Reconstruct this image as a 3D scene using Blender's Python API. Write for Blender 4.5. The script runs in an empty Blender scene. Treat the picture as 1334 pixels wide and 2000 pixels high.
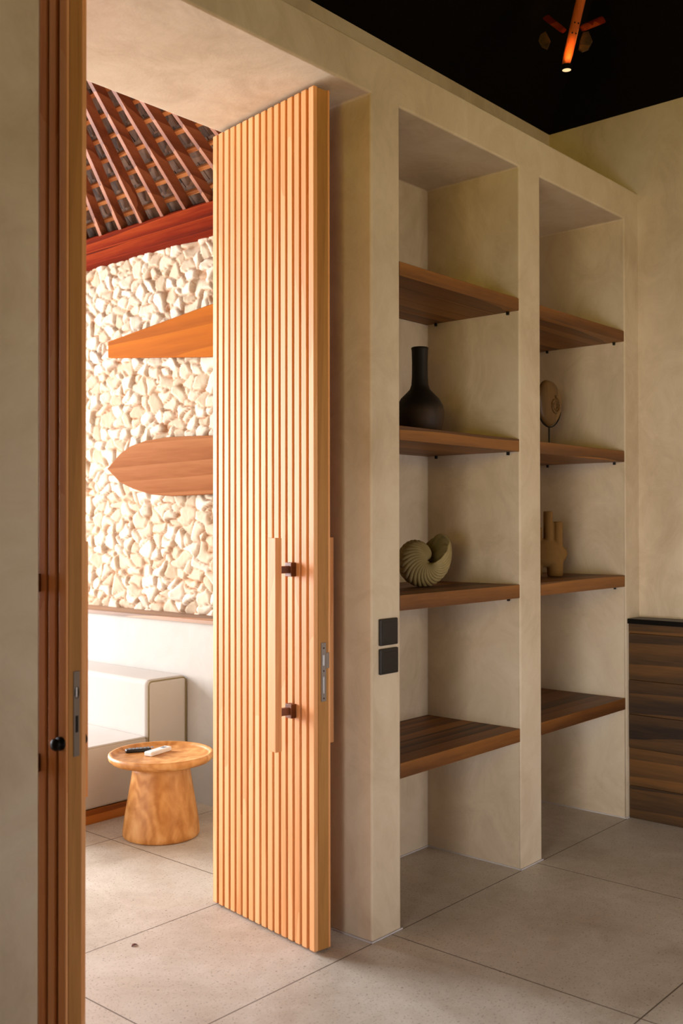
import bpy, bmesh, math, random
import numpy as np
from mathutils import Vector, Matrix
random.seed(7)
S = bpy.context.scene
COL = S.collection
PI = math.pi

# ------------------------------------------------------------------ camera
a, p, rl = 0.7196, 0.0103, -0.0014
CAM = Vector((-2.813, -2.3235, 1.5))
fw0 = Vector((math.cos(a), math.sin(a), 0)); rt0 = Vector((math.sin(a), -math.cos(a), 0)); up0 = Vector((0, 0, 1))
fw = fw0 * math.cos(p) + up0 * math.sin(p)
upv = up0 * math.cos(p) - fw0 * math.sin(p)
R_ = rt0 * math.cos(rl) + upv * math.sin(rl)
U_ = upv * math.cos(rl) - rt0 * math.sin(rl)
cd = bpy.data.cameras.new('camera'); cam = bpy.data.objects.new('camera', cd); COL.objects.link(cam)
M = Matrix((R_, U_, -fw)).transposed().to_4x4(); M.translation = CAM
cam.matrix_world = M
cd.sensor_fit = 'VERTICAL'; cd.sensor_height = 36; cd.lens = 35.81
cd.clip_start = .05
cd.dof.use_dof = True; cd.dof.focus_distance = 4.3; cd.dof.aperture_fstop = 2.8
S.camera = cam

# ------------------------------------------------------------------ view, world, light
S.view_settings.view_transform = 'Standard'; S.view_settings.look = 'None'
S.view_settings.exposure = 0.0; S.view_settings.gamma = 1.0; S.view_settings.use_curve_mapping = False
W = bpy.data.worlds.new('world'); S.world = W; W.use_nodes = True
W.node_tree.nodes['Background'].inputs[0].default_value = (.93, .96, 1, 1)
W.node_tree.nodes['Background'].inputs[1].default_value = .9

def area(name, loc, aim, sx, sy, power, color, spread=180):
    l = bpy.data.lights.new(name, 'AREA'); l.shape = 'RECTANGLE'; l.size = sx; l.size_y = sy
    l.energy = power; l.color = color; l.spread = math.radians(spread)
    o = bpy.data.objects.new(name, l); COL.objects.link(o); o.location = loc
    o.rotation_euler = Vector(aim).to_track_quat('-Z', 'Y').to_euler()
    return o
# daylight through the open sides of the living pavilion
area('daylight_garden_side', (-5.3, 2.6, 2.0), (1, -.03, -.2), 3.6, 3.0, 112, (1, .99, .98))
area('daylight_end_side', (-1.2, 6.8, 2.0), (0, -1, -.15), 3.8, 3.0, 1120, (.95, .96, 1))
# area lights added behind the camera: neutral low, yellow high to tint upper walls
area('fill_side_low', (-4.80, -2.45, .85), (1, .05, 0), 1.9, 1.2, 38, (.97, .95, 1), 53)
area('fill_side_high', (-4.80, -2.45, 2.3), (1, 0, .12), 1.9, .5, 24, (1, .68, .0), 80)
area('fill_corner_low', (.8, -4.80, .85), (-.1, 1, 0), 1.8, 1.2, 12, (.98, .93, 1), 80)
area('fill_corner_high', (.8, -4.80, 2.3), (0, 1, .2), 1.8, .5, 8, (1, .66, .05), 100)

# ------------------------------------------------------------------ helpers
def lin(c):
    return tuple(((v / 12.92) if v <= .04045 else ((v + .055) / 1.055) ** 2.4) for v in [x / 255 for x in c]) + (1,)

class G:
    """small node graph helper"""
    def __init__(s, name, rough=.6, spec=.4):
        s.m = bpy.data.materials.new(name); s.m.use_nodes = True; s.nt = s.m.node_tree
        s.b = s.nt.nodes['Principled BSDF']; s.b.inputs['Roughness'].default_value = rough
        s.b.inputs['Specular IOR Level'].default_value = spec
        s.tc = s.nt.nodes.new('ShaderNodeTexCoord')
    def n(s, t, **k):
        o = s.nt.nodes.new(t)
        for kk, v in k.items():
            if kk in o.inputs.keys(): s.put(o.inputs[kk], v)
            else: setattr(o, kk, v)
        return o
    def put(s, inp, v):
        if isinstance(v, bpy.types.NodeSocket): s.nt.links.new(v, inp)
        else: inp.default_value = v
    def map(s, scale, src='Object', loc=(0, 0, 0)):
        o = s.n('ShaderNodeMapping'); s.put(o.inputs['Vector'], s.tc.outputs[src])
        o.inputs['Scale'].default_value = scale; o.inputs['Location'].default_value = loc; return o.outputs[0]
    def noise(s, vec, scale=1, detail=4, rough=.5, dist=0):
        o = s.n('ShaderNodeTexNoise'); s.put(o.inputs['Vector'], vec); o.inputs['Scale'].default_value = scale
        o.inputs['Detail'].default_value = detail; o.inputs['Roughness'].default_value = rough; o.inputs['Distortion'].default_value = dist
        return o.outputs['Fac']
    def ramp(s, fac, stops):
        o = s.n('ShaderNodeValToRGB'); s.put(o.inputs[0], fac); e = o.color_ramp.elements
        while len(e) > 1: e.remove(e[-1])
        e[0].position, e[0].color = stops[0]
        for q, c in stops[1:]:
            x = e.new(q); x.color = c
        return o.outputs[0]
    def mix(s, fac, A, B, mode='MIX'):
        o = s.n('ShaderNodeMix', data_type='RGBA', blend_type=mode)
        s.put(o.inputs[0], fac); s.put(o.inputs[6], A); s.put(o.inputs[7], B); return o.outputs[2]
    def math(s, op, A, B=0.0, C=0.0):
        o = s.n('ShaderNodeMath', operation=op); s.put(o.inputs[0], A); s.put(o.inputs[1], B); s.put(o.inputs[2], C); return o.outputs[0]
    def color(s, c): s.put(s.b.inputs['Base Color'], c)
    def bump(s, h, strength=.3, dist=.01):
        o = s.n('ShaderNodeBump'); s.put(o.inputs['Height'], h); o.inputs['Strength'].default_value = strength
        o.inputs['Distance'].default_value = dist; s.put(s.b.inputs['Normal'], o.outputs[0])

def plain(name, c, rough=.5, metal=0, spec=.4):
    g = G(name, rough, spec); g.b.inputs['Metallic'].default_value = metal
    nz = g.noise(g.map((1, 1, 1)), 25, 3)
    c = lin(c); d = tuple(x * .82 for x in c[:3]) + (1,)
    g.color(g.mix(nz, d, c)); return g.m

def wood(name, dark, mid, light, axis='z', grain=1.0, rough=.5, rnd=True, bands=.5, blotch=.35, spec=.35):
    g = G(name, rough, spec)
    st = {'x': (.55, 9, 9), 'y': (9, .55, 9), 'z': (9, 9, .55)}[axis]
    st = tuple(v * grain for v in st)
    vec = g.map(st)
    oi = g.n('ShaderNodeObjectInfo')
    geo = g.n('ShaderNodeNewGeometry')
    rnd_i = geo.outputs['Random Per Island']
    off = g.n('ShaderNodeVectorMath', operation='ADD'); g.put(off.inputs[0], vec)
    cmb = g.n('ShaderNodeCombineXYZ'); r10 = g.math('MULTIPLY', rnd_i, 37.0); r11 = g.math('MULTIPLY', oi.outputs['Random'], 19.0)
    g.put(cmb.inputs[0], r10); g.put(cmb.inputs[1], r11); g.put(cmb.inputs[2], r10); g.put(off.inputs[1], cmb.outputs[0])
    v = off.outputs[0]
    n1 = g.noise(v, 1.3, 6, .6, 1.2)
    wv = g.n('ShaderNodeTexWave', wave_type='RINGS', wave_profile='SAW'); g.put(wv.inputs['Vector'], v)
    wv.inputs['Scale'].default_value = .45; wv.inputs['Distortion'].default_value = 7; wv.inputs['Detail'].default_value = 3
    fine = g.noise(v, 9, 3, .6)
    f = g.math('ADD', g.math('MULTIPLY', n1, 1 - bands), g.math('MULTIPLY', wv.outputs['Fac'], bands))
    f = g.math('ADD', f, g.math('MULTIPLY', g.math('SUBTRACT', fine, .5), .35))
    if rnd: f = g.math('ADD', f, g.math('MULTIPLY', g.math('SUBTRACT', rnd_i, .5), blotch))
    c = g.ramp(f, [(.12, lin(dark)), (.45, lin(mid)), (.85, lin(light))])
    g.color(c); g.bump(fine, .15, .002)
    return g.m

def plaster(name, c1, c2, c3, scale=1.2):
    g = G(name, .88, .15)
    n1 = g.noise(g.map((1, 1, .7)), scale, 5, .6, .6)
    n2 = g.noise(g.map((3, 3, 1)), 3.5, 6, .7)
    n3 = g.noise(g.map((1, 1, .8), loc=(3, 5, 1)), 4.5, 6, .7, 1.5)
    c = g.ramp(g.math('ADD', g.math('MULTIPLY', n1, .6), g.math('MULTIPLY', n3, .4)), [(.34, lin(c1)), (.5, lin(c2)), (.66, lin(c3))])
    g.color(g.mix(g.math('MULTIPLY', n2, .25), c, lin(c1)))
    h = g.math('ADD', g.noise(g.map((1, 1, 1)), 6, 5, .55), g.math('MULTIPLY', g.noise(g.map((1, 1, 1)), 120, 3), .12))
    g.bump(h, .16, .02); return g.m

class MB:
    def __init__(s): s.bm = bmesh.new()
    def box(s, x0, x1, y0, y1, z0, z1, mat=None):
        v = [s.bm.verts.new((x, y, z)) for z in (z0, z1) for y in (y0, y1) for x in (x0, x1)]
        if mat is not None:
            for q in v: q.co = mat @ q.co
        for f in ((0, 2, 3, 1), (4, 5, 7, 6), (0, 1, 5, 4), (2, 6, 7, 3), (0, 4, 6, 2), (1, 3, 7, 5)):
            s.bm.faces.new([v[i] for i in f])
        return s
    def lathe(s, prof, n=48, c=(0, 0, 0), mat=None):
        rings = []
        for r, z in prof:
            if r < 1e-6:
                rings.append([s.bm.verts.new((c[0], c[1], c[2] + z))])
            else:
                rings.append([s.bm.verts.new((c[0] + r * math.cos(2 * PI * i / n), c[1] + r * math.sin(2 * PI * i / n), c[2] + z)) for i in range(n)])
        if mat is not None:
            for rg in rings:
                for q in rg: q.co = mat @ q.co
        for A, B in zip(rings, rings[1:]):
            for i in range(n):
                j = (i + 1) % n
                if len(A) == 1 and len(B) == 1: continue
                if len(A) == 1: s.bm.faces.new((A[0], B[j], B[i]))
                elif len(B) == 1: s.bm.faces.new((A[i], A[j], B[0]))
                else: s.bm.faces.new((A[i], A[j], B[j], B[i]))
        return s
    def tube(s, P, r, n=10, caps=True):
        P = [Vector(q) for q in P]; rings = []
        for i, q in enumerate(P):
            t = (P[min(i + 1, len(P) - 1)] - P[max(i - 1, 0)]).normalized()
            u = t.cross(Vector((0, 0, 1)));
            if u.length < .05: u = t.cross(Vector((0, 1, 0)))
            u.normalize(); w = t.cross(u)
            rr = r[i] if isinstance(r, (list, tuple)) else r
            rings.append([s.bm.verts.new(q + u * rr * math.cos(2 * PI * k / n) + w * rr * math.sin(2 * PI * k / n)) for k in range(n)])
        for A, B in zip(rings, rings[1:]):
            for k in range(n): s.bm.faces.new((A[k], A[(k + 1) % n], B[(k + 1) % n], B[k]))
        if caps: s.bm.faces.new(rings[0]); s.bm.faces.new(rings[-1][::-1])
        return s
    def prism(s, pts, fn, t0, t1):
        """closed outline pts (u,v) placed by fn(u,v,t)"""
        A = [s.bm.verts.new(fn(u, v, t0)) for u, v in pts]; B = [s.bm.verts.new(fn(u, v, t1)) for u, v in pts]
        n = len(pts); s.bm.faces.new(A[::-1]); s.bm.faces.new(B)
        for i in range(n): s.bm.faces.new((A[i], A[(i + 1) % n], B[(i + 1) % n], B[i]))
        return s
    def build(s, name, mat, parent=None, bevel=0, seg=2, smooth=False, loc=None, weld=False, angle=30):
        if weld: bmesh.ops.remove_doubles(s.bm, verts=s.bm.verts, dist=1e-5)
        bmesh.ops.recalc_face_normals(s.bm, faces=s.bm.faces)
        if loc is not None:
            for v in s.bm.verts: v.co -= Vector(loc)
        me = bpy.data.meshes.new(name); s.bm.to_mesh(me); s.bm.free()
        o = bpy.data.objects.new(name, me); COL.objects.link(o); me.materials.append(mat)
        if loc is not None: o.location = loc
        if parent is not None: o.parent = parent
        if bevel:
            b = o.modifiers.new('bevel', 'BEVEL'); b.width = bevel; b.segments = seg; b.limit_method = 'ANGLE'; b.angle_limit = math.radians(angle)
            b.harden_normals = True
            for q in me.polygons: q.use_smooth = True
        elif smooth:
            for q in me.polygons: q.use_smooth = True
        return o

def tag(o, label=None, cat=None, group=None, kind=None):
    if label: o['label'] = label
    if cat: o['category'] = cat
    if group: o['group'] = group
    if kind: o['kind'] = kind
    return o
def thing(name, label, cat, loc=(0, 0, 0), rz=0, group=None, kind=None):
    o = bpy.data.objects.new(name, None); COL.objects.link(o); o.location = loc; o.rotation_euler = (0, 0, rz)
    o.empty_display_size = .05
    return tag(o, label, cat, group, kind)
def copy_tree(o, parent=None):
    c = o.copy(); COL.objects.link(c); c.parent = parent
    for ch in list(o.children): copy_tree(ch, c)
    return c

# ------------------------------------------------------------------ materials
m_wall = plaster('cream_plaster', (186, 166, 138), (210, 192, 166), (222, 208, 184))
m_wall_far = plaster('white_plaster', (178, 171, 162), (186, 179, 171), (192, 186, 178))
m_pine = wood('honey_pine', (206, 126, 62), (232, 164, 102), (242, 188, 132), 'z', 1.0, .5, bands=.25, blotch=.25)
m_pine_edge = wood('pine_core', (140, 92, 38), (172, 118, 54), (190, 138, 70), 'z', 1.4, .55, bands=.12, blotch=.1)
m_teak = wood('dark_teak_x', (54, 31, 11), (106, 63, 24), (146, 94, 40), 'x', 1.0, .5)
m_teak_y = wood('dark_teak_y', (58, 32, 16), (104, 62, 32), (142, 88, 46), 'y', 1.0, .5)
m_plank = wood('reclaimed_plank', (34, 20, 8), (76, 50, 20), (116, 76, 30), 'y', 1.0, .6, blotch=.5, bands=.3)
m_red = wood('red_beam', (62, 14, 3), (112, 30, 6), (150, 58, 18), 'y', 1.0, .9, spec=.05)
m_rafter = wood('rafter_wood', (104, 54, 32), (142, 84, 54), (170, 112, 78), 'x', 1.0, .6)
m_batten = wood('batten_wood', (150, 84, 40), (196, 122, 66), (220, 150, 92), 'y', 1.0, .6)
m_shingle = wood('shingle', (62, 42, 30), (100, 72, 54), (128, 96, 74), 'x', 1.5, .8)
m_ceiling = plain('black_thatch', (16, 12, 9), .95, 0, .05)
m_black = plain('black_plastic', (34, 28, 20), .45)
m_blackmetal = plain('black_metal', (18, 15, 12), .4, .6)
m_steel = plain('dull_steel', (128, 116, 106), .45, .7)
m_steel_b = plain('bright_steel', (190, 190, 192), .3, .8)
m_hole = plain('dark_recess', (14, 11, 9), .8)
m_bronze = wood('brown_bracket', (84, 44, 20), (118, 66, 32), (144, 86, 46), 'y', 1, .45)
m_board_a = wood('amber_board', (136, 68, 6), (164, 86, 10), (182, 104, 20), 'y', .55, .8, spec=.08, bands=.3)
m_board_b = wood('brown_board', (98, 50, 20), (130, 74, 34), (152, 96, 56), 'y', .8, .8, spec=.08, bands=.3)
m_ledge = wood('ledge_wood', (112, 82, 62), (150, 116, 90), (196, 140, 104), 'y', 1, .6)
m_plinth = wood('plinth_wood', (112, 58, 14), (158, 88, 26), (190, 118, 46), 'x', 1, .5)
m_remote_b = plain('remote_black', (22, 20, 20), .35)
m_remote_w = plain('remote_white', (240, 238, 236), .35)
m_grey = plain('button_grey', (120, 122, 128), .5)
m_stone_pot = plaster('stone_pot', (132, 116, 76), (150, 132, 90), (164, 146, 104), 6)
m_clay = plaster('clay_vase', (118, 84, 44), (132, 98, 54), (144, 110, 64), 5)
m_fossil = wood('fossil_stone', (84, 56, 26), (118, 86, 44), (140, 108, 64), 'z', 1.2, .45)
m_piping = plain('olive_piping', (140, 124, 78), .8)
m_frame = plain('added_window_frame', (60, 42, 28), .5)
m_dim = plain('low_bounce_wall', (74, 54, 36), .7)  # unseen walls made dark to cut bounce and keep the light directional
m_leaf = plain('dry_leaf', (110, 52, 34), .8)
m_pendant = wood('pendant_wood', (150, 64, 22), (196, 96, 40), (222, 128, 66), 'z', 1, .6)

def fabric(name, c):
    g = G(name, .95, .1); nz = g.noise(g.map((1, 1, 1)), 3, 4, .6); c = lin(c)
    g.color(g.mix(nz, tuple(x * .93 for x in c[:3]) + (1,), c))
    g.bump(g.math('ADD', g.noise(g.map((1, 1, 1)), 300, 2), g.math('MULTIPLY', g.noise(g.map((1, 1, 1)), 7, 3), 3.0)), .12, .01)
    return g.m
m_fabric = fabric('cream_linen', (194, 186, 178))

# black fired bottle with a worn brown belly
g = G('fired_black', .6, .3); nz = g.noise(g.map((1, 1, .6)), 9, 5, .65)
sp = g.n('ShaderNodeSeparateXYZ'); g.put(sp.inputs[0], g.tc.outputs['Object'])
wear = g.math('MULTIPLY', nz, g.n('ShaderNodeMapRange', **{'Value': sp.outputs[2], 'From Min': .17, 'From Max': .1}).outputs[0])
g.color(g.ramp(wear, [(.25, lin((24, 17, 12))), (.7, lin((72, 50, 32)))])); g.bump(nz, .2, .004); m_bottle = g.m

# burl wood of the side table
g = G('burl_wood', .42, .4)
n1 = g.noise(g.map((1, 1, .7)), 5.5, 5, .55, 2.2)
wv = g.n('ShaderNodeTexWave', wave_type='RINGS'); g.put(wv.inputs['Vector'], g.map((1, 1, .5)))
wv.inputs['Scale'].default_value = 6; wv.inputs['Distortion'].default_value = 14; wv.inputs['Detail'].default_value = 3; wv.inputs['Detail Scale'].default_value = 1.2
f = g.math('ADD', g.math('MULTIPLY', n1, .8), g.math('MULTIPLY', wv.outputs['Fac'], .2))
g.color(g.ramp(f, [(.3, lin((176, 112, 52))), (.5, lin((200, 138, 74))), (.62, lin((212, 152, 90))), (.78, lin((222, 170, 112)))]))
g.bump(n1, .05, .003); m_burl = g.m

# terrazzo floor: sand coloured tiles with thin joints, speckles and wear
g = G('terrazzo_floor', .42, .4)
geo = g.n('ShaderNodeNewGeometry'); sp = g.n('ShaderNodeSeparateXYZ'); g.put(sp.inputs[0], geo.outputs['Position'])
def joints(sock, vals):
    cur = None
    for v in vals:
        d = g.math('ABSOLUTE', g.math('SUBTRACT', sock, v)); cur = d if cur is None else g.math('MINIMUM', cur, d)
    return cur
d = g.math('MINIMUM', joints(sp.outputs[0], (-4.1, -3.02, -1.96, -.915, .087 + .02, 1.137, 2.1)), joints(sp.outputs[1], (-3.84, -2.88, -1.92, -.963, -.004, .70, 1.69, 2.65, 3.6)))
jm = g.math('LESS_THAN', d, .0022)
n1 = g.noise(g.map((1, 1, 1)), 1.6, 6, .62, .5); n2 = g.noise(g.map((1, 1, 1)), 110, 3, .7)
n3 = g.noise(g.map((1, 1, 1)), 7, 6, .75, 1.0)
base = g.ramp(g.math('ADD', g.math('MULTIPLY', n1, .7), g.math('MULTIPLY', n3, .3)), [(.36, lin((172, 158, 142))), (.5, lin((194, 183, 169))), (.64, lin((210, 201, 190)))])
spk = g.ramp(n2, [(.33, lin((96, 80, 60))), (.41, (1, 1, 1, 1)), (.68, (1, 1, 1, 1)), (.76, lin((255, 250, 240)))])
base = g.mix(.75, base, spk, 'MULTIPLY')
g.color(g.mix(jm, base, lin((74, 60, 46))))
g.put(g.b.inputs['Roughness'], g.math('ADD', g.math('MULTIPLY', n1, .25), .34))
g.bump(g.math('MULTIPLY', jm, -1.0), .4, .002); m_floor = g.m

# rubble limestone
g = G('rubble_limestone', .9, .1)
at = g.n('ShaderNodeAttribute', attribute_name='mortar'); at2 = g.n('ShaderNodeAttribute', attribute_name='tone')
n1 = g.noise(g.map((1, 1, 1)), 16, 6, .65)
c = g.ramp(at2.outputs['Fac'], [(0, lin((190, 168, 142))), (.5, lin((208, 190, 166))), (1, lin((220, 206, 188)))])
c = g.mix(g.math('MULTIPLY', n1, .3), c, lin((216, 184, 148)))
pt = g.noise(g.map((1, 1, 1)), 9, 4, .6)
mfac = g.math('MULTIPLY', at.outputs['Fac'], g.ramp(pt, [(.35, (.35, .35, .35, 1)), (.62, (1, 1, 1, 1))]))
g.color(g.mix(mfac, c, lin((160, 98, 50)))); g.bump(g.noise(g.map((1, 1, 1)), 60, 5, .7), .35, .006); m_stone = g.m

# ------------------------------------------------------------------ setting
ZL, ZC, T, D = 3.045, 3.211, .685, .4985
XB, XC, XD, XE, XF = .1695, 1.012, 1.1876, 2.024, 2.18
MB().box(-5, 2.4, -5, 4.7, -.12, 0).build('floor', m_floor)
fl = bpy.data.objects['floor']; tag(fl, 'sand coloured speckled terrazzo floor in large square tiles', 'floor', kind='structure')

def niche_wall():
    mb = MB(); bm = mb.bm
    xs = [-5, -3.4, -1.346, 0, XB, XC, XD, XE, XF]; zs = [0, ZL, ZC]
    # depth of the front face per cell: 0 solid, D niche, None doorway
    def dep(i, j):
        if j == 1: return 0
        if i == 2: return None
        if i in (4, 6): return D
        return 0
    V = lambda x, y, z: bm.verts.new((x, y, z))
    def quad(*q): bm.faces.new([V(*k) for k in q])
    nx, nz = len(xs) - 1, len(zs) - 1
    for i in range(nx):
        for j in range(nz):
            d0 = dep(i, j); x0, x1, z0, z1 = xs[i], xs[i + 1], zs[j], zs[j + 1]
            if d0 is not None: quad((x0, d0, z0), (x1, d0, z0), (x1, d0, z1), (x0, d0, z1)); quad((x0, T, z0), (x0, T, z1), (x1, T, z1), (x1, T, z0))
            dd = T if d0 is None else d0
            if i + 1 < nx:
                e = dep(i + 1, j); e = T if e is None else e
                if abs(e - dd) > 1e-6:
                    # step between neighbours
                    pts = sorted({dd, e}); quad((x1, pts[0], z0), (x1, pts[1], z0), (x1, pts[1], z1), (x1, pts[0], z1))
            if j + 1 < nz:
                e = dep(i, j + 1); e = T if e is None else e
                if abs(e - dd) > 1e-6:
                    pts = sorted({dd, e}); quad((x0, pts[0], z1), (x1, pts[0], z1), (x1, pts[1], z1), (x0, pts[1], z1))
            if d0 is not None and j == 0: quad((x0, d0, 0), (x1, d0, 0), (x1, T, 0), (x0, T, 0))
            if j == nz - 1: quad((x0, 0, z1), (x1, 0, z1), (x1, T, z1), (x0, T, z1))
    quad((xs[0], 0, 0), (xs[0], 0, ZC), (xs[0], T, ZC), (xs[0], T, 0)); quad((XF, 0, 0), (XF, 0, ZC), (XF, T, ZC), (XF, T, 0))
    # split T-junction edges so the shell welds
    return mb.build('wall_niche', m_wall, weld=True, bevel=.009, seg=3, angle=40)
tag(niche_wall(), 'thick cream plaster wall with the doorway and two tall shelf niches', 'wall', kind='structure')
m_bead = plain('pale_sealant', (206, 200, 200), .7)
def bead():
    mb = MB(); w = .0045; h = .005
    for x0, x1, y in ((0, XB, 0), (XC, XD, 0), (XE, XF - .13, 0), (XB, XC, D), (XD, XE, D)): mb.box(x0 - (w if y == 0 else 0), x1 + (w if y == 0 and x1 < 2 else 0), y - w, y + .002, -.001, h)
    for x, y0, y1, s_ in ((0, 0, T, -1), (XC, 0, D, -1), (XE, 0, D, -1), (XB, 0, D, 1), (XD, 0, D, 1)): mb.box(min(x, x + s_ * w), max(x, x + s_ * w), y0, y1, -.001, h)
    return mb.build('baseboard_niche', m_bead)
tag(bead(), 'thin pale sealant bead where the niche wall meets the floor', 'trim', kind='structure')
def bx_struct(name, label, mat, boxes, cat='wall'):
    mb = MB()
    for b in boxes: mb.box(*b)
    return tag(mb.build(name, mat), label, cat, kind='structure')
bx_struct('wall_upper', 'set back plaster wall strip above the niche wall', m_wall, [(-5, XF, .5165, T, ZC, 3.66)])
bx_struct('wall_right', 'plain cream plaster end wall right of the niches', m_wall, [(XF, XF + .2, -5, T, 0, 3.647)])
bx_struct('wall_back', 'unseen wall behind the camera, darkened to cut bounce, with an added window', m_dim, [(-5, -.2, -5, -4.85, 0, 3.647), (1.8, XF, -5, -4.85, 0, 3.647), (-.2, 1.8, -5, -4.85, 2.7, 3.647), (-.2, 1.8, -5, -4.85, 0, .15)])
bx_struct('wall_left', 'unseen side wall beside the camera, darkened to cut bounce, with an added window', m_dim, [(-5, -4.85, -4.85, -3.5, 0, 3.647), (-5, -4.85, -1.4, 0, 0, 3.647), (-5, -4.85, -3.5, -1.4, 2.7, 3.647), (-5, -4.85, -3.5, -1.4, 0, .1)])
def frame(name, label, axis, c, u0, u1, z0, z1, n):
    mb = MB(); w = .05
    def b(ua, ub, za, zb):
        if axis == 'y': mb.box(ua, ub, c - .03, c + .03, za, zb)
        else: mb.box(c - .03, c + .03, ua, ub, za, zb)
    b(u0, u0 + w, z0, z1); b(u1 - w, u1, z0, z1); b(u0, u1, z0, z0 + w); b(u0, u1, z1 - w, z1)
    for k in range(1, n): m = u0 + (u1 - u0) * k / n; b(m - w / 2, m + w / 2, z0, z1)
    return tag(mb.build(name, m_frame), label, 'added window', kind='structure')
frame('added_window_1', 'added unseen window behind the camera giving the area lights a source', 'y', -4.95, -.2, 1.8, .15, 2.7, 2)  # windows invented so the near room area lights have an opening
frame('added_window_2', 'added unseen side window beside the camera giving the area lights a source', 'x', -4.95, -3.5, -1.4, .1, 2.7, 2)
# black pitched ceiling of the near room
mb = MB(); bm = mb.bm
for dz in (0, .12):
    c = [bm.verts.new(q) for q in ((-5, -5, 3.647 + dz), (XF, -5, 3.647 + dz), (XF, .5165, 3.647 + dz), (-5, .5165, 3.647 + dz))]
    r = [bm.verts.new(q) for q in ((-2.3, -2.25, 5.6 + dz), (-.5, -2.25, 5.6 + dz))]
    for f in ((c[0], c[1], r[1], r[0]), (c[1], c[2], r[1]), (c[2], c[3], r[0], r[1]), (c[3], c[0], r[0])): bm.faces.new(f)
tag(mb.build('ceiling', m_ceiling), 'black pitched ceiling over the near room', 'ceiling', kind='structure')

# far room shell
XS = 1.0
bx_struct('wall_far', 'white plastered lower wall behind the sofa', m_wall_far, [(.80, 1.3, T, 4.7, 0, .961)])
bx_struct('trim_1', 'weathered timber ledge capping the low white wall', m_ledge, [(.785, 1.02, T, 4.7, .961, .98)], 'ledge')
# rubble wall, a displaced surface
def stone_wall():
    rs = np.random.RandomState(4)
    y0, y1, z0, z1 = T, 4.7, .97, 3.20; st = .0095
    ny, nz = int((y1 - y0) / st) + 1, int((z1 - z0) / st) + 1
    Y, Z = np.meshgrid(np.linspace(y0, y1, ny), np.linspace(z0, z1, nz), indexing='ij')
    cell = .066; ay = .68
    wy = Y + .012 * np.sin(Z * 31 + 2 * np.sin(Y * 17)); wz = Z + .012 * np.sin(Y * 29 + 2 * np.sin(Z * 23))
    gy, gz = int((y1 - y0) / cell) + 5, int((z1 - z0) / cell) + 5
    jy = rs.rand(gy, gz); jz = rs.rand(gy, gz); hh = rs.rand(gy, gz); tl = rs.uniform(-1, 1, (gy, gz, 2)); wt = rs.uniform(0, .026, (gy, gz))
    wy = y0 + (wy - y0) * ay; cy = ((wy - y0) / cell).astype(int) + 2; cz = ((wz - z0) / cell).astype(int) + 2
    F1 = np.full(Y.shape, 9.); F2 = np.full(Y.shape, 9.); H = np.zeros(Y.shape); TN = np.zeros(Y.shape)
    for a_ in (-2, -1, 0, 1, 2):
        for b_ in (-2, -1, 0, 1, 2):
            iy = np.clip(cy + a_, 0, gy - 1); iz = np.clip(cz + b_, 0, gz - 1)
            py = y0 + (iy - 2 + jy[iy, iz]) * cell; pz = z0 + (iz - 2 + jz[iy, iz]) * cell
            dy, dz = wy - py, (wz - pz) * .95
            d = np.sqrt(dy * dy + dz * dz) - wt[iy, iz]
            h = hh[iy, iz] * .014 + (tl[iy, iz, 0] * dy + tl[iy, iz, 1] * dz) * .28
            n = d < F1
            F2 = np.where(n, F1, np.minimum(F2, d)); H = np.where(n, h, H); TN = np.where(n, hh[iy, iz], TN); F1 = np.where(n, d, F1)
    e = np.clip((F2 - F1) / .019, 0, 1)
    prof = np.sqrt(1 - (1 - e) ** 2)
    X = XS + .03 - prof * (.022 + H) + rs.uniform(-.0012, .0012, Y.shape)
    vs = np.stack([X, Y, Z], -1).reshape(-1, 3)
    idx = np.arange(ny * nz).reshape(ny, nz)
    f = np.stack([idx[:-1, :-1], idx[:-1, 1:], idx[1:, 1:], idx[1:, :-1]], -1).reshape(-1, 4)
    me = bpy.data.meshes.new('wall_stone')
    back = [(1.3, y0, z0), (1.3, y1, z0), (1.3, y1, z1), (1.3, y0, z1)]
    n0 = len(vs)
    me.from_pydata(vs.tolist() + back, [], f.tolist() + [(n0, n0 + 1, n0 + 2, n0 + 3), (n0, n0 + 3, int(idx[0, -1]), int(idx[0, 0])), (int(idx[-1, 0]), int(idx[-1, -1]), n0 + 2, n0 + 1)])
    for nm, arr in (('mortar', 1 - np.clip(e * 1.6, 0, 1)), ('tone', TN)):
        at_ = me.attributes.new(nm, 'FLOAT', 'POINT'); at_.data.foreach_set('value', np.concatenate([arr.reshape(-1), np.zeros(4)]).astype('f'))
    me.polygons.foreach_set('use_smooth', [True] * len(me.polygons))
    o = bpy.data.objects.new('wall_stone', me); COL.objects.link(o); me.materials.append(m_stone)
    return tag(o, 'pale limestone rubble wall above the timber ledge', 'wall', kind='structure')
stone_wall()
bx_struct('wall_end', 'white corner piers of the open living pavilion', m_wall_far, [(-3.3, -2.9, 4.3, 4.7, 0, 3.2), (.6, .80, 4.5, 4.7, 0, 3.2)])

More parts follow.
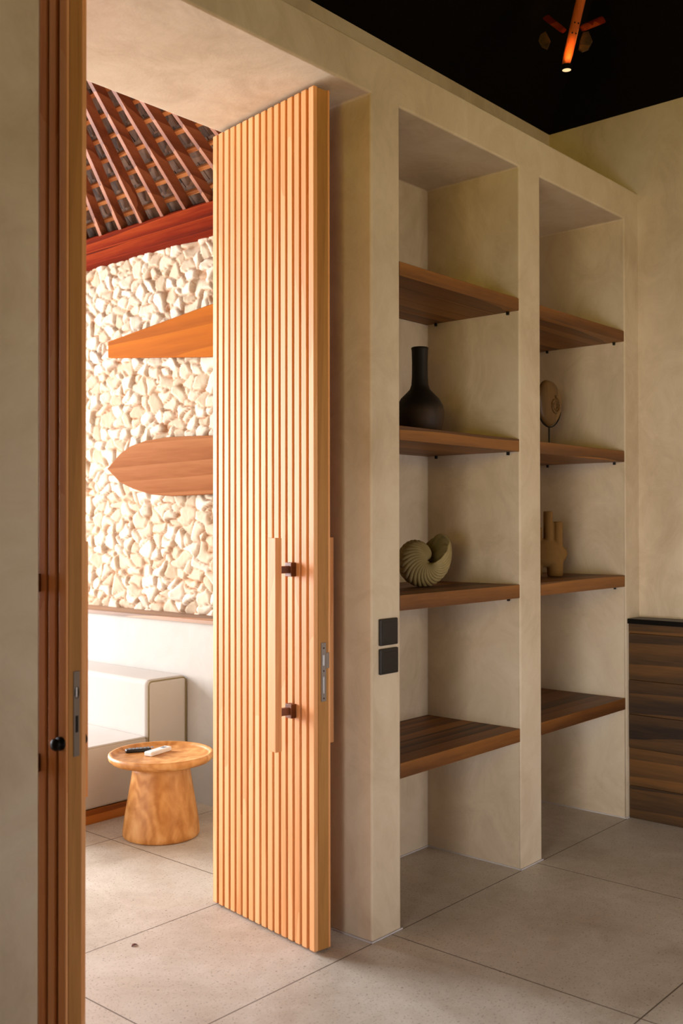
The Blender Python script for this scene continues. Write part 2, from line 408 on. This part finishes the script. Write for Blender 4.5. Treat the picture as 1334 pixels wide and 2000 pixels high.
# timber roof over the far room: eaves beam, fanned rafters, battens, shingles
beam = tag(MB().box(.925, 1.25, T, 4.7, 3.112, 3.27).box(.935, 1.2, T, 4.7, 3.27, 3.285).box(.917, .93, T, 4.7, 3.185, 3.27).build('eaves_beam', m_red, bevel=.004),
           'dark red timber beam running along the top of the stone wall', 'beam')
TH = math.radians(35); tt = math.tan(TH); XBm, ZBm = .93, 3.265
roof = thing('timber_roof', 'fanned timber rafters, battens and dark shingles of the sloping roof', 'roof', (XBm, 2.3, ZBm))
rl_ = lambda x, y, up: Vector((x - XBm, y - 2.3, (XBm - x) * tt + up))   # local point on the slope, raised perpendicular-ish
AP = (-.92, 1.6)
def slope_bar(P0, P1, w, h, up):
    """bar between two (x,y) on the slope, width w across, height h above 'up'"""
    A = rl_(P0[0], P0[1], 0); B = rl_(P1[0], P1[1], 0)
    t = (B - A).normalized(); nrm = Vector((math.sin(TH), 0, math.cos(TH))); s_ = t.cross(nrm).normalized()
    mb = MB(); vs = []
    for q in (A, B):
        for u, v in ((-w / 2, up), (w / 2, up), (w / 2, up + h), (-w / 2, up + h)): vs.append(mb.bm.verts.new(q + s_ * u + nrm * v))
    for f in ((0, 1, 2, 3), (7, 6, 5, 4), (0, 4, 5, 1), (1, 5, 6, 2), (2, 6, 7, 3), (3, 7, 4, 0)): mb.bm.faces.new([vs[i] for i in f])
    return mb
RH = .066
yb = 1.13
while yb < 4.4:
    s_ = (yb - AP[1]) / 1.85; xe_ = -.72
    slope_bar((XBm + .06, yb + s_ * .06), (xe_, yb - s_ * (XBm - xe_)), .024, RH, .0).build('rafter', m_rafter, roof)
    yb += .2
k = 0; xk = .885
while xk > -.70:
    slope_bar((xk, 1.15 if xk > 0 else 1.3), (xk, 4.3 + (xk - .9) * 1.0), .022, .022, RH).build('batten', m_batten, roof); xk -= .0955; k += 1
mb = MB(); xk = .955; rr = random.Random(3)
nrm = Vector((math.sin(TH), 0, math.cos(TH)))
while xk > -.85:
    yy = T - .02
    while yy < 4.7:
        w = rr.uniform(.075, .115); tl = rr.uniform(-.003, .003)
        A = rl_(xk, yy, 0) + nrm * (RH + .022 + tl); B = rl_(xk - .13, yy, 0) + nrm * (RH + .036 + tl)
        e = Vector((0, w - .003, 0)); th_ = nrm * .008
        v = [mb.bm.verts.new(q) for q in (A, A + e, B + e, B, A + th_, A + e + th_, B + e + th_, B + th_)]
        for f in ((0, 3, 2, 1), (4, 5, 6, 7), (0, 1, 5, 4), (1, 2, 6, 5), (2, 3, 7, 6), (3, 0, 4, 7)): mb.bm.faces.new([v[i] for i in f])
        yy += w
    xk -= .0955
mb.build('shingles', m_shingle, roof)
# rest of the pavilion roof, out of view: underlay over both slopes and the gable over the doorway side
mb = MB(); bm = mb.bm
def slab(pts, t=.05):
    A = [bm.verts.new(q) for q in pts]; B = [bm.verts.new((q[0], q[1], q[2] + t)) for q in pts]; n = len(pts)
    bm.faces.new(A); bm.faces.new(B[::-1])
    for i in range(n): bm.faces.new((A[i], A[(i + 1) % n], B[(i + 1) % n], B[i]))
zr = lambda x: ZBm + (XBm - x) * tt + .19
slab([(1.25, T, zr(1.25)), (1.25, 4.8, zr(1.25)), (-.98, 4.8, zr(-.98)), (-.98, T, zr(-.98))])
slab([(-.98, T, zr(-.98)), (-.98, 4.8, zr(-.98)), (-3.3, 4.8, 3.1), (-3.3, T, 3.1)])
bm.faces.new([bm.verts.new(q) for q in ((XBm, T + .02, ZBm), (-.98, T + .02, zr(-.98)), (-3.2, T + .02, 3.2), (-3.2, T + .02, ZC), (XBm, T + .02, ZC))])
tag(mb.build('ceiling_far', plain('dark_roof_lining', (40, 26, 18), .9, 0, .05)), 'dark lining of the pavilion roof behind the shingles', 'ceiling', kind='structure')

# ------------------------------------------------------------------ doors
HZ = (.689, 1.438)
def make_door(name, label, edge, hinge, side, lockfn):
    """origin at the lock edge corner on the slatted face seen from the doorway; local x runs to the hinge, local y out of that face"""
    e = Vector(edge + (0,)); h = Vector(hinge + (0,)); L = (h - e).length; u = (h - e).normalized()
    root = thing(name, label, 'door', (edge[0], edge[1], .008), math.atan2(u.y, u.x), kind='structure')
    # local y points to -x world for side=+1 (right leaf); thickness goes to -y
    t = .074; ztop = 3.024; s = side
    def B(mb, x0, x1, y0, y1, z0, z1): mb.box(x0, x1, min(s * y0, s * y1), max(s * y0, s * y1), z0, z1)
    mb = MB(); B(mb, .0, L, -.018, -t + .010, 0, ztop - .004); mb.build('door_core', m_pine_edge, root, bevel=.002)
    for face in (0, 1):
        mb = MB(); n = 16; pit = L / n
        for k in range(n):
            x0 = k * pit + (0 if k == 0 else .002); x1 = x0 + pit * .75
            if face == 0: B(mb, x0, x1, 0, -.018, 0, ztop)
            else: B(mb, x0, x1, -t, -t + .010, 0, ztop)
        mb.build('slat_panel', m_pine, root, bevel=.0035, seg=3)
    for face in (0, 1):
        y0 = 0 if face == 0 else -t; sg = 1 if face == 0 else -1
        sx = .118
        mb = MB(); B(mb, sx - .0225, sx + .0225, y0 + sg * .069, y0 + sg * .0965, HZ[0], HZ[1])
        hd = mb.build('door_handle', m_pine, root, bevel=.002)
        for z in (.823, 1.325):
            mb = MB(); B(mb, sx - .010, sx + .010, y0 + sg * .014, y0 + sg * .070, z - .013, z + .013)
            B(mb, sx - .018, sx + .018, y0 + sg * .001, y0 + sg * .024, z - .025, z + .025)
            mb.build('handle_bracket', m_bronze, hd, bevel=.0015)
    lockfn(root, B, t)
    mb = MB(); B(mb, L - .10, L - .04, -.02, -t + .02, ztop - .004, ztop + .008); mb.build('pivot_plate', m_steel, root)
    return root
def strike(root, B, t):
    yc = -t / 2 - .004
    mb = MB(); B(mb, -.0025, .001, yc + .011, yc - .011, .865, 1.071); B(mb, -.0025, .001, yc - .008, yc - .025, .98, 1.035)
    pl_ = mb.build('lock_plate', m_steel, root, bevel=.0008)
    mb = MB(); B(mb, -.003, -.0005, yc + .004, yc - .004, .99, 1.028); B(mb, -.003, -.0005, yc + .003, yc - .003, .893, .953)
    mb.build('latch_slot', m_steel_b, pl_, bevel=.001)
    mb = MB()
    for z in (1.052, .972, .876):
        mb.lathe([(0, 0), (.0028, 0), (.0028, .0008), (0, .0008)], 12, mat=Matrix.Translation((-.0026, yc * 1, z)) @ Matrix.Rotation(-PI / 2, 4, 'Y'))
    mb.build('screw_hole', m_hole, pl_)
def lock(root, B, t):
    yc = -t / 2
    mb = MB(); B(mb, -.0025, .001, yc + .0105, yc - .0105, .845, 1.081); pl_ = mb.build('lock_plate', m_steel, root, bevel=.0008)
    mb = MB(); mb.lathe([(0, 0), (.0075, 0), (.0075, .0015), (0, .0015)], 20, mat=Matrix.Translation((-.0026, -yc * -root['s_'], 1.022)) @ Matrix.Diagonal((1, 1, 2.2, 1)) @ Matrix.Rotation(-PI / 2, 4, 'Y'))
    B(mb, -.004, -.001, yc + .004, yc - .004, .912, .958); mb.build('key_slot', m_hole, pl_)
    mb = MB(); B(mb, -.006, -.001, yc + .0005, yc - .006, 1.008, 1.038); mb.build('latch_bolt', m_steel_b, pl_, bevel=.002)
    for sg, y0 in ((1, 0), (-1, -t)):
        mb = MB(); R0 = Matrix.Translation((.020, root['s_'] * y0, .885)) @ Matrix.Rotation(-PI / 2 * sg * root['s_'], 4, 'X')
        if sg == 1: mb.lathe([(0, 0), (.017, 0), (.017, .008), (.012, .011), (0, .011)], 24, mat=R0)
        else: mb.lathe([(0, 0), (.019, 0), (.019, .006), (.011, .008), (.010, .013), (.016, .016), (.0175, .021), (.014, .026), (0, .028)], 24, mat=R0)
        mb.build('turn_knob', m_blackmetal, root, smooth=True)
# right leaf: face towards -x. local x to the hinge (+y), local y = -x
make_door('door_1', 'honey pine slatted door leaf open against the niche wall, catching daylight', (-.207, .087), (-.118, .722), 1, strike)
_t = thing
def thing2(*a_, **k_):
    o = _t(*a_, **k_); o['s_'] = -1; return o
thing = thing2
dl = make_door('door_2', 'shadowed slatted door leaf seen edge on at the left of the doorway', (-1.134, .100), (-1.225, .736), -1, lock)
del dl['s_']; thing = _t

# ------------------------------------------------------------------ shelves in the niches
SH = [(2.4715, 2.418), (1.8600, 1.806), (1.2300, 1.172), (.6080, .5510)]
decor = {(0, 0): 'topmost teak shelf, bare, of the left niche beside the switches', (0, 1): 'teak shelf in the left niche carrying the black bottle vase', (0, 2): 'teak shelf in the left niche carrying the ribbed shell planter', (0, 3): 'lowest teak shelf, bare, of the left niche beside the switches',
         (1, 0): 'topmost teak shelf, bare, of the right niche by the end wall', (1, 1): 'teak shelf in the right niche carrying the round fossil', (1, 2): 'teak shelf in the right niche carrying the many necked clay vase', (1, 3): 'lowest teak shelf, bare, of the right niche by the end wall'}
for ni, (x0, x1) in enumerate(((XB, XC), (XD, XE))):
    for si, (zt, zb) in enumerate(SH):
        L = x1 - x0 - .002; Dp = D - .004; hgt = zt - zb
        root = thing('wall_shelf', decor[(ni, si)], 'shelf', ((x0 + x1) / 2, .003, zb), group='teak shelves in the wall niches')
        rr = random.Random(ni * 10 + si); mb = MB(); ys = [0, .10 + rr.uniform(-.02, .02), .23 + rr.uniform(-.02, .02), .37, Dp]
        for ya, yb_ in zip(ys, ys[1:]): mb.box(-L / 2, L / 2, ya + .0004, yb_, 0, hgt)
        mb.build('board', m_teak, root, bevel=.0012, seg=1)
        for px in (-L / 2 + .012, L / 2 - .012):
            for py in (.05, .435):
                MB().lathe([(0, -.014), (.006, -.014), (.007, -.011), (.007, 0), (0, 0)], 12, (px, py, 0)).build('shelf_pin', m_blackmetal, root, smooth=False)

# ------------------------------------------------------------------ switches
for nm, x0, x1, z0, z1, lb in (('light_switch', .039, .141, 1.054, 1.151, 'upper of the two square black switch plates on the pier'), ('light_switch', .039, .143, .950, 1.043, 'lower of the two square black switch plates on the pier')):
    r = thing(nm, lb, 'light switch', ((x0 + x1) / 2, 0, (z0 + z1) / 2), group='switch plates on the pier'); w, h = (x1 - x0) / 2, (z1 - z0) / 2
    MB().box(-w, w, -.011, 0, -h, h).build('switch_plate', m_black, r, bevel=.004, seg=3)
    MB().box(-w + .014, w - .014, -.0125, -.010, -h + .013, h - .013).build('rocker', m_black, r, bevel=.001)

# ------------------------------------------------------------------ plank panel at right
r = thing('plank_panel', 'low dark reclaimed plank panel with black top against the end wall', 'wood panel', (2.05, 0, 0))
mb = MB(); zz = [0, .165, .355, .525, .70, .935, .985]; rr = random.Random(2)
for za, zb in zip(zz, zz[1:]):
    o_ = rr.uniform(0, .004)
    mb.box(o_, .128, -2.2, -.001, za + .001, zb)
mb.build('plank_front', m_plank, r, bevel=.002, seg=1)
MB().box(-.012, .13, -2.2, -.001, .985, 1.010).build('top_cap', m_blackmetal, r, bevel=.002)

# ------------------------------------------------------------------ decor
# bottle vase
o = MB().lathe([(0, 0), (.066, 0), (.078, .004), (.092, .03), (.101, .07), (.1025, .10), (.097, .128), (.080, .158), (.058, .180), (.043, .196), (.036, .215), (.0335, .25), (.033, .31), (.0345, .36), (.0365, .370), (.034, .373), (.029, .368), (.027, .30), (.027, .22), (0, .21)], 56).build('bottle_vase', m_bottle, smooth=True)
o.location = (.612, .24, 1.8602); tag(o, 'black long necked bottle vase with worn brown belly on the shelf', 'vase')

# shell planter
def shell():
    bm = bmesh.new(); px = .00214
    n, mth = 260, 56
    a0 = math.radians(42)
    def rad(t):  # t 0..1 around one turn counter-clockwise, radius of the outer edge
        pts = [(0, 20), (.10, 27), (.22, 37), (.36, 48), (.5, 54), (.62, 53), (.75, 50), (.88, 54), (1, 66)]
        for (ta, ra), (tb, rb) in zip(pts, pts[1:]):
            if t <= tb: k = (t - ta) / (tb - ta); return (ra + (rb - ra) * k) * px
        return pts[-1][1] * px
    R_s = [rad(i / n) for i in range(n + 1)]
    for _ in range(60): R_s = [R_s[0]] + [(R_s[i - 1] + 2 * R_s[i] + R_s[i + 1]) / 4 for i in range(1, n)] + [R_s[-1]]
    rows = []
    for i in range(n + 1):
        t = i / n; th = a0 + t * 2 * PI; R0 = R_s[i]; Wd = .030 + .050 * t
        row = []
        for j in range(mth + 1):
            ph = j / mth * PI
            q = math.sin(ph)
            rr_ = R0 * q ** .8
            w = abs(math.sin((th + .75 * (1 - q)) * 13.5)) - .6
            rib = w * min(1, q * 2.2)
            dth = th - .55 * (1 - q) * (1 - .4 * t)
            y = -Wd * math.copysign(abs(math.cos(ph)) ** .8, math.cos(ph)) * (1 + .07 * rib)
            rk = rr_ * (1 + .05 * rib)
            row.append(bm.verts.new((rk * math.cos(dth), y, rk * math.sin(dth) + y * .28)))
        rows.append(row)
    for A, B in zip(rows, rows[1:]):
        for j in range(mth): bm.faces.new((A[j], B[j], B[j + 1], A[j + 1]))
    zb = -.112
    for v in bm.verts:
        if v.co.z < zb: v.co.z = zb + (v.co.z - zb) * .01
    bmesh.ops.recalc_face_normals(bm, faces=bm.faces)
    me = bpy.data.meshes.new('shell_planter'); bm.to_mesh(me); bm.free()
    for q in me.polygons: q.use_smooth = True
    o = bpy.data.objects.new('shell_planter', me); COL.objects.link(o); me.materials.append(m_stone_pot)
    s_ = o.modifiers.new('solid', 'SOLIDIFY'); s_.thickness = .005; s_.offset = 0
    return o
o = shell(); o.scale = (1.03,) * 3; o.location = (.640, .25, 1.2302 + .1198); o.rotation_euler = (0, 0, math.radians(-24))
tag(o, 'ribbed stone coloured nautilus shell planter resting on the shelf', 'planter')

# fossil disc on a rod stand
r = thing('fossil_ornament', 'round polished fossil disc held on a thin black rod stand', 'ornament', (1.70, .25, 1.860))
mb = MB()
prof = [(0, -.02), (.03, -.021), (.07, -.019), (.1, -.014), (.112, -.006), (.114, 0), (.112, .006), (.1, .014), (.07, .019), (.03, .021), (0, .02)]
mb.lathe([(q, z) for q, z in prof], 64)
for v in mb.bm.verts:
    rd = math.hypot(v.co.x, v.co.y); an = math.atan2(v.co.y, v.co.x)
    k = 1 + .03 * math.sin(3 * an + 1) + .015 * math.sin(7 * an); v.co.x *= k; v.co.y *= k
mt = Matrix.Translation((0, 0, .237)) @ Matrix.Rotation(math.radians(90), 4, 'X')
for v in mb.bm.verts: v.co = mt @ v.co
disc = mb.build('fossil_disc', m_fossil, r, smooth=True)
sp_ = []
for k in range(60):
    an = k * .24; rd = .008 + .0026 * an * 1.0; sp_.append((.025 + rd * math.cos(an), -.021, .225 + rd * math.sin(an)))
MB().tube(sp_, [.0022 + .00007 * k for k in range(60)], 8).build('spiral_relief', m_fossil, disc, smooth=True)
mb = MB(); arc = [(.121 * math.sin(t), 0, .237 - .121 * math.cos(t)) for t in [(-1.25 + 2.5 * k / 24) for k in range(25)]]
mb.tube(arc, .0035, 8); mb.tube([(0, 0, .008), (0, 0, .118)], .004, 10); mb.box(-.045, .045, -.03, .03, 0, .010); mb.build('stand', m_blackmetal, r)

# clay vase with several necks
mb = MB()
def blob(cx, cz, rx, ry, rz, n=24):
    vs = [];
    mb.lathe([(math.sin(PI * k / 12), -math.cos(PI * k / 12)) for k in range(13)], n, mat=Matrix.Translation((cx, 0, cz)) @ Matrix.Diagonal((rx, ry, rz, 1)))
def blob(cx, cz, rx, ry, rz, n=28):
    mb.lathe([(math.sin(PI * k / 14), -math.cos(PI * k / 14)) for k in range(15)], n, mat=Matrix.Translation((cx, 0, cz)) @ Matrix.Diagonal((rx, ry, rz, 1)))
for sx in (-1, 1):
    mb.lathe([(0, 0), (.037, 0), (.040, .01), (.043, .11), (0, .12)], 28, mat=Matrix.Translation((sx * .053, 0, 0)) @ Matrix.Diagonal((1, .72, 1, 1)))
blob(0, .112, .117, .038, .066); blob(.0, .135, .100, .036, .052)
def ring(cx, z0, z1, ro, ri): mb.lathe([(ri, z0), (ro, z0), (ro, z1 - .003), (ro - .003, z1), (ri, z1), (ri, z0)], 28, (cx, 0, 0))
for cx, z1 in ((.018, .326), (.069, .274), (-.036, .244)):
    ring(cx, .12, z1, .0235, .016)
o = mb.build('clay_vase', m_clay, smooth=True)
rm = o.modifiers.new('remesh', 'REMESH'); rm.mode = 'VOXEL'; rm.voxel_size = .0032; rm.use_smooth_shade = True
sm = o.modifiers.new('smooth', 'SMOOTH'); sm.iterations = 14; sm.factor = .5
o.location = (1.652, .25, 1.2305); o.rotation_euler = (0, 0, math.radians(-42)); tag(o, 'ochre clay vase with three straight necks and two feet on the shelf', 'vase')

# ------------------------------------------------------------------ far room furniture
# sofa
r = thing('sofa', 'cream linen sofa with block backrest against the white wall', 'sofa', (.35, 1.952, 0))
def sb(n_, x0, x1, y0, y1, z0, z1, m_, bv, sg=4): return MB().box(x0 - .35, x1 - .35, y0 - 1.952, y1 - 1.952, z0, z1).build(n_, m_, r, bevel=bv, seg=sg)
sb('plinth', -.13, .79, 1.965, 4.2, 0, .072, m_plinth, .002, 1)
sb('seat', -.15, .524, 1.952, 4.2, .078, .386, m_fabric, .014)
bk = sb('backrest', .526, .796, 1.952, 4.2, .078, .676, m_fabric, .028, 5)
def rrect(x0, x1, z0, z1, rc, y):
    P = []
    for cx, cz, s0 in ((x1 - rc, z1 - rc, 0), (x0 + rc, z1 - rc, 90)):
        for k in range(7): t = math.radians(s0 + 15 * k); P.append((cx + rc * math.cos(t), y, cz + rc * math.sin(t)))
    return [(x1, y, z0)] + P + [(x0, y, z0)]
MB().tube([(x - .35, y - 1.952, z) for x, y, z in rrect(.537, .787, .09, .666, .022, 1.956)], .0032, 8).build('piping', m_piping, bk, smooth=True)
MB().tube([(-.14 - .35, .004, .377), (.522 - .35, .004, .377)], .003, 8).build('seat_piping', m_piping, r, smooth=True)

# side table
r = thing('side_table', 'turned burl wood side table with tray top before the sofa', 'table', (.314, 1.573, 0))
MB().lathe([(0, 0), (.172, 0), (.180, .004), (.184, .012), (.183, .03), (.174, .10), (.160, .18), (.148, .25), (.138, .31), (.135, .348), (0, .348)], 72).build('pedestal', m_burl, r, smooth=True)
MB().lathe([(0, .345), (.14, .345), (.205, .348), (.235, .357), (.249, .371), (.252, .384), (.250, .393), (.244, .397), (.236, .396), (.230, .388), (.222, .381), (0, .380)], 96).build('tray_top', m_burl, r, smooth=True)

def remote(name, label, cx, cy, ang, L, Wd, H, z, m_, black):
    r = thing(name, label, 'remote control', (cx, cy, z), ang, group='remote controls on the side table')
    MB().box(-L / 2, L / 2, -Wd / 2, Wd / 2, 0, H).build('casing', m_, r, bevel=.006 if not black else .008, seg=4)
    if black:
        for i in range(7):
            mb = MB()
            for j in range(3): mb.box(-L / 2 + .018 + i * .018, -L / 2 + .028 + i * .018, -.014 + j * .011, -.007 + j * .011, H, H + .0015)
            mb.build('button_row', m_grey, r)
    else:
        MB().box(L * .18, L * .34, -Wd * .22, Wd * .22, H, H + .0012).build('button', m_grey, r, bevel=.0005)
remote('remote_control', 'slim black remote with rows of buttons lying on the table', .283, 1.712, math.radians(-40 + 12), .125, .04, .018, .3803, m_remote_b, True)
remote('remote_control', 'white air conditioner style remote lying beside the black one', .328, 1.615, math.radians(12), .155, .046, .022, .3803, m_remote_w, False)

# wooden surfboard shapes on the stone wall
def smooth_closed(pts): return pts
XBd = .925
o = MB().prism([(2.853, 2.509), (2.853, 2.609), (1.935, 2.703), (1.3, 2.745), (.95, 2.56), (1.3, 2.376), (1.935, 2.416)], lambda u, v, t: (t, u, v), XBd, XBd + .028).build('surfboard', m_board_a, bevel=.006, seg=3)
tag(o, 'upper amber wooden board with square tail mounted on the stone wall', 'surfboard', 'wooden boards on the stone wall')
lw = [(2.862, 1.830), (2.734, 1.745), (2.608, 1.702), (2.438, 1.665), (2.252, 1.652), (1.935, 1.656), (1.6, 1.668), (1.25, 1.70), (1.0, 1.75), (.92, 1.82)]
upb = [(1.0, 1.89), (1.25, 1.94), (1.6, 1.968), (1.935, 1.982), (2.117, 1.989), (2.298, 1.993), (2.486, 1.983), (2.633, 1.957), (2.734, 1.915)]
o = MB().prism(lw + upb, lambda u, v, t: (t, u, v), XBd, XBd + .028).build('surfboard', m_board_b, bevel=.006, seg=3)
tag(o, 'lower brown wooden board with pointed nose mounted on the stone wall', 'surfboard', 'wooden boards on the stone wall')
# wooden mounts are hidden behind the boards
for ch, zc in (('surfboard', 2.56), ('surfboard.001', 1.82)):
    par = bpy.data.objects[ch]
    for y in (1.3, 2.5): MB().box(XBd + .027, XS + .02, y - .03, y + .03, zc - .02, zc + .02).build('wall_mount', m_teak, par)

# small dry leaf on the far floor
mb = MB(); o = mb.prism([(-.012, 0), (-.004, .006), (.008, .005), (.014, 0), (.006, -.005), (-.005, -.005)], lambda u, v, t: (u, v, t + .004 * math.cos(u * 150)), .001, .003).build('dry_leaf', m_leaf)
o.location = (-.57, .623, 0); tag(o, 'tiny curled brown dry leaf on the pale floor', 'leaf')

# ------------------------------------------------------------------ lamp and timber at the ceiling
LP = Vector((1.214, -.121, 3.497))
r = thing('timber_hanger', 'orange lit wooden post with side braces hanging from dark ceiling', 'timber', (LP.x, LP.y, LP.z))
pdir = (Vector((1.262, -.168, 3.806)) - Vector((1.212, -.12, 3.517))).normalized()
rt = Vector((math.sin(a), -math.cos(a), 0)); dv = fw0
def pendpt(px_, py_, d=4.5):
    q = CAM + fw * d + R_ * ((px_ - 667) / 1989.6 * d) - U_ * ((py_ - 1000) / 1989.6 * d); return q - LP
def bar(P0, P1, w0, w1, th_, name, mat_, par):
    mb = MB(); vs = []
    t_ = (P1 - P0).normalized(); s_ = t_.cross(dv).normalized()
    N = 8
    for k in range(N + 1):
        q = P0.lerp(P1, k / N); w = w0 + (w1 - w0) * k / N
        if k == 0: w *= .82
        for j in range(12):
            an = 2 * PI * j / 12; vs.append(mb.bm.verts.new(q + s_ * (w / 2 * math.cos(an)) + dv * (th_ / 2 * math.sin(an))))
    for k in range(N):
        for j in range(12): mb.bm.faces.new((vs[k * 12 + j], vs[k * 12 + (j + 1) % 12], vs[(k + 1) * 12 + (j + 1) % 12], vs[(k + 1) * 12 + j]))
    mb.bm.faces.new(vs[:12]); mb.bm.faces.new(vs[-12:][::-1])
    return mb.build(name, mat_, par, smooth=True)
bar(pendpt(1105, 127), pendpt(1146, -50), .042, .042, .04, 'post', m_pendant, r)
bar(pendpt(1102, 61), pendpt(1066, 33, 4.62), .026, .034, .03, 'brace', m_red, r)
bar(pendpt(1136, 56), pendpt(1178, 38, 4.62), .03, .036, .03, 'brace', m_red, r)
for cpts, nm in (([(1139, 62), (1150, 60), (1158, 80), (1150, 96), (1138, 101), (1130, 95), (1133, 78)], 'carved_leaf'), ([(1056, 66), (1066, 60), (1076, 80), (1070, 96), (1058, 90), (1052, 78)], 'carved_leaf')):
    A = [pendpt(x, y, 4.6) for x, y in cpts]; mb = MB()
    va = [mb.bm.verts.new(q) for q in A]; vb = [mb.bm.verts.new(q + dv * .012) for q in A]; n = len(A)
    mb.bm.faces.new(va); mb.bm.faces.new(vb[::-1])
    for i in range(n): mb.bm.faces.new((va[i], va[(i + 1) % n], vb[(i + 1) % n], vb[i]))
    mb.build(nm, m_plank, r, bevel=.003)
r2 = thing('spotlight', 'small black cylinder spotlight with glowing lens under the hanging post', 'spotlight', tuple(LP))
MB().lathe([(.0, .004), (.019, .004), (.019, .0), (.0225, 0), (.0225, .022), (.019, .024), (.0, .024)], 32).build('lamp_body', m_blackmetal, r2)
g = G('lamp_lens'); g.b.inputs['Emission Color'].default_value = (1, .72, .38, 1); g.b.inputs['Emission Strength'].default_value = .9; g.color((1, .8, .5, 1))
MB().lathe([(0, .0005), (.0205, .0005), (.0205, .0035), (0, .0035)], 32).build('lamp_lens', g.m, r2)
l = bpy.data.lights.new('added_post_light', 'SPOT'); l.energy = 5.0; l.color = (1, .42, .10); l.spot_size = math.radians(36); l.spot_blend = 1.0; l.shadow_soft_size = .01  # spot added in front of the fixture to make the post glow
o = bpy.data.objects.new('added_post_light', l); COL.objects.link(o); o.location = LP - dv * .13 + Vector((0, 0, -.03))
o.rotation_euler = (pendpt(1112, 96) + LP - o.location).to_track_quat('-Z', 'Y').to_euler()
for x, y in ((1116, 68), (1123, 69.5), (1121, 48), (1128, 49.5)):
    MB().lathe([(0, -.0035), (.0022, -.0028), (.0035, 0), (.0022, .0028), (0, .0035)], 10, tuple(pendpt(x, y) - dv * .0195)).build('screw_hole', m_hole, r, smooth=True)
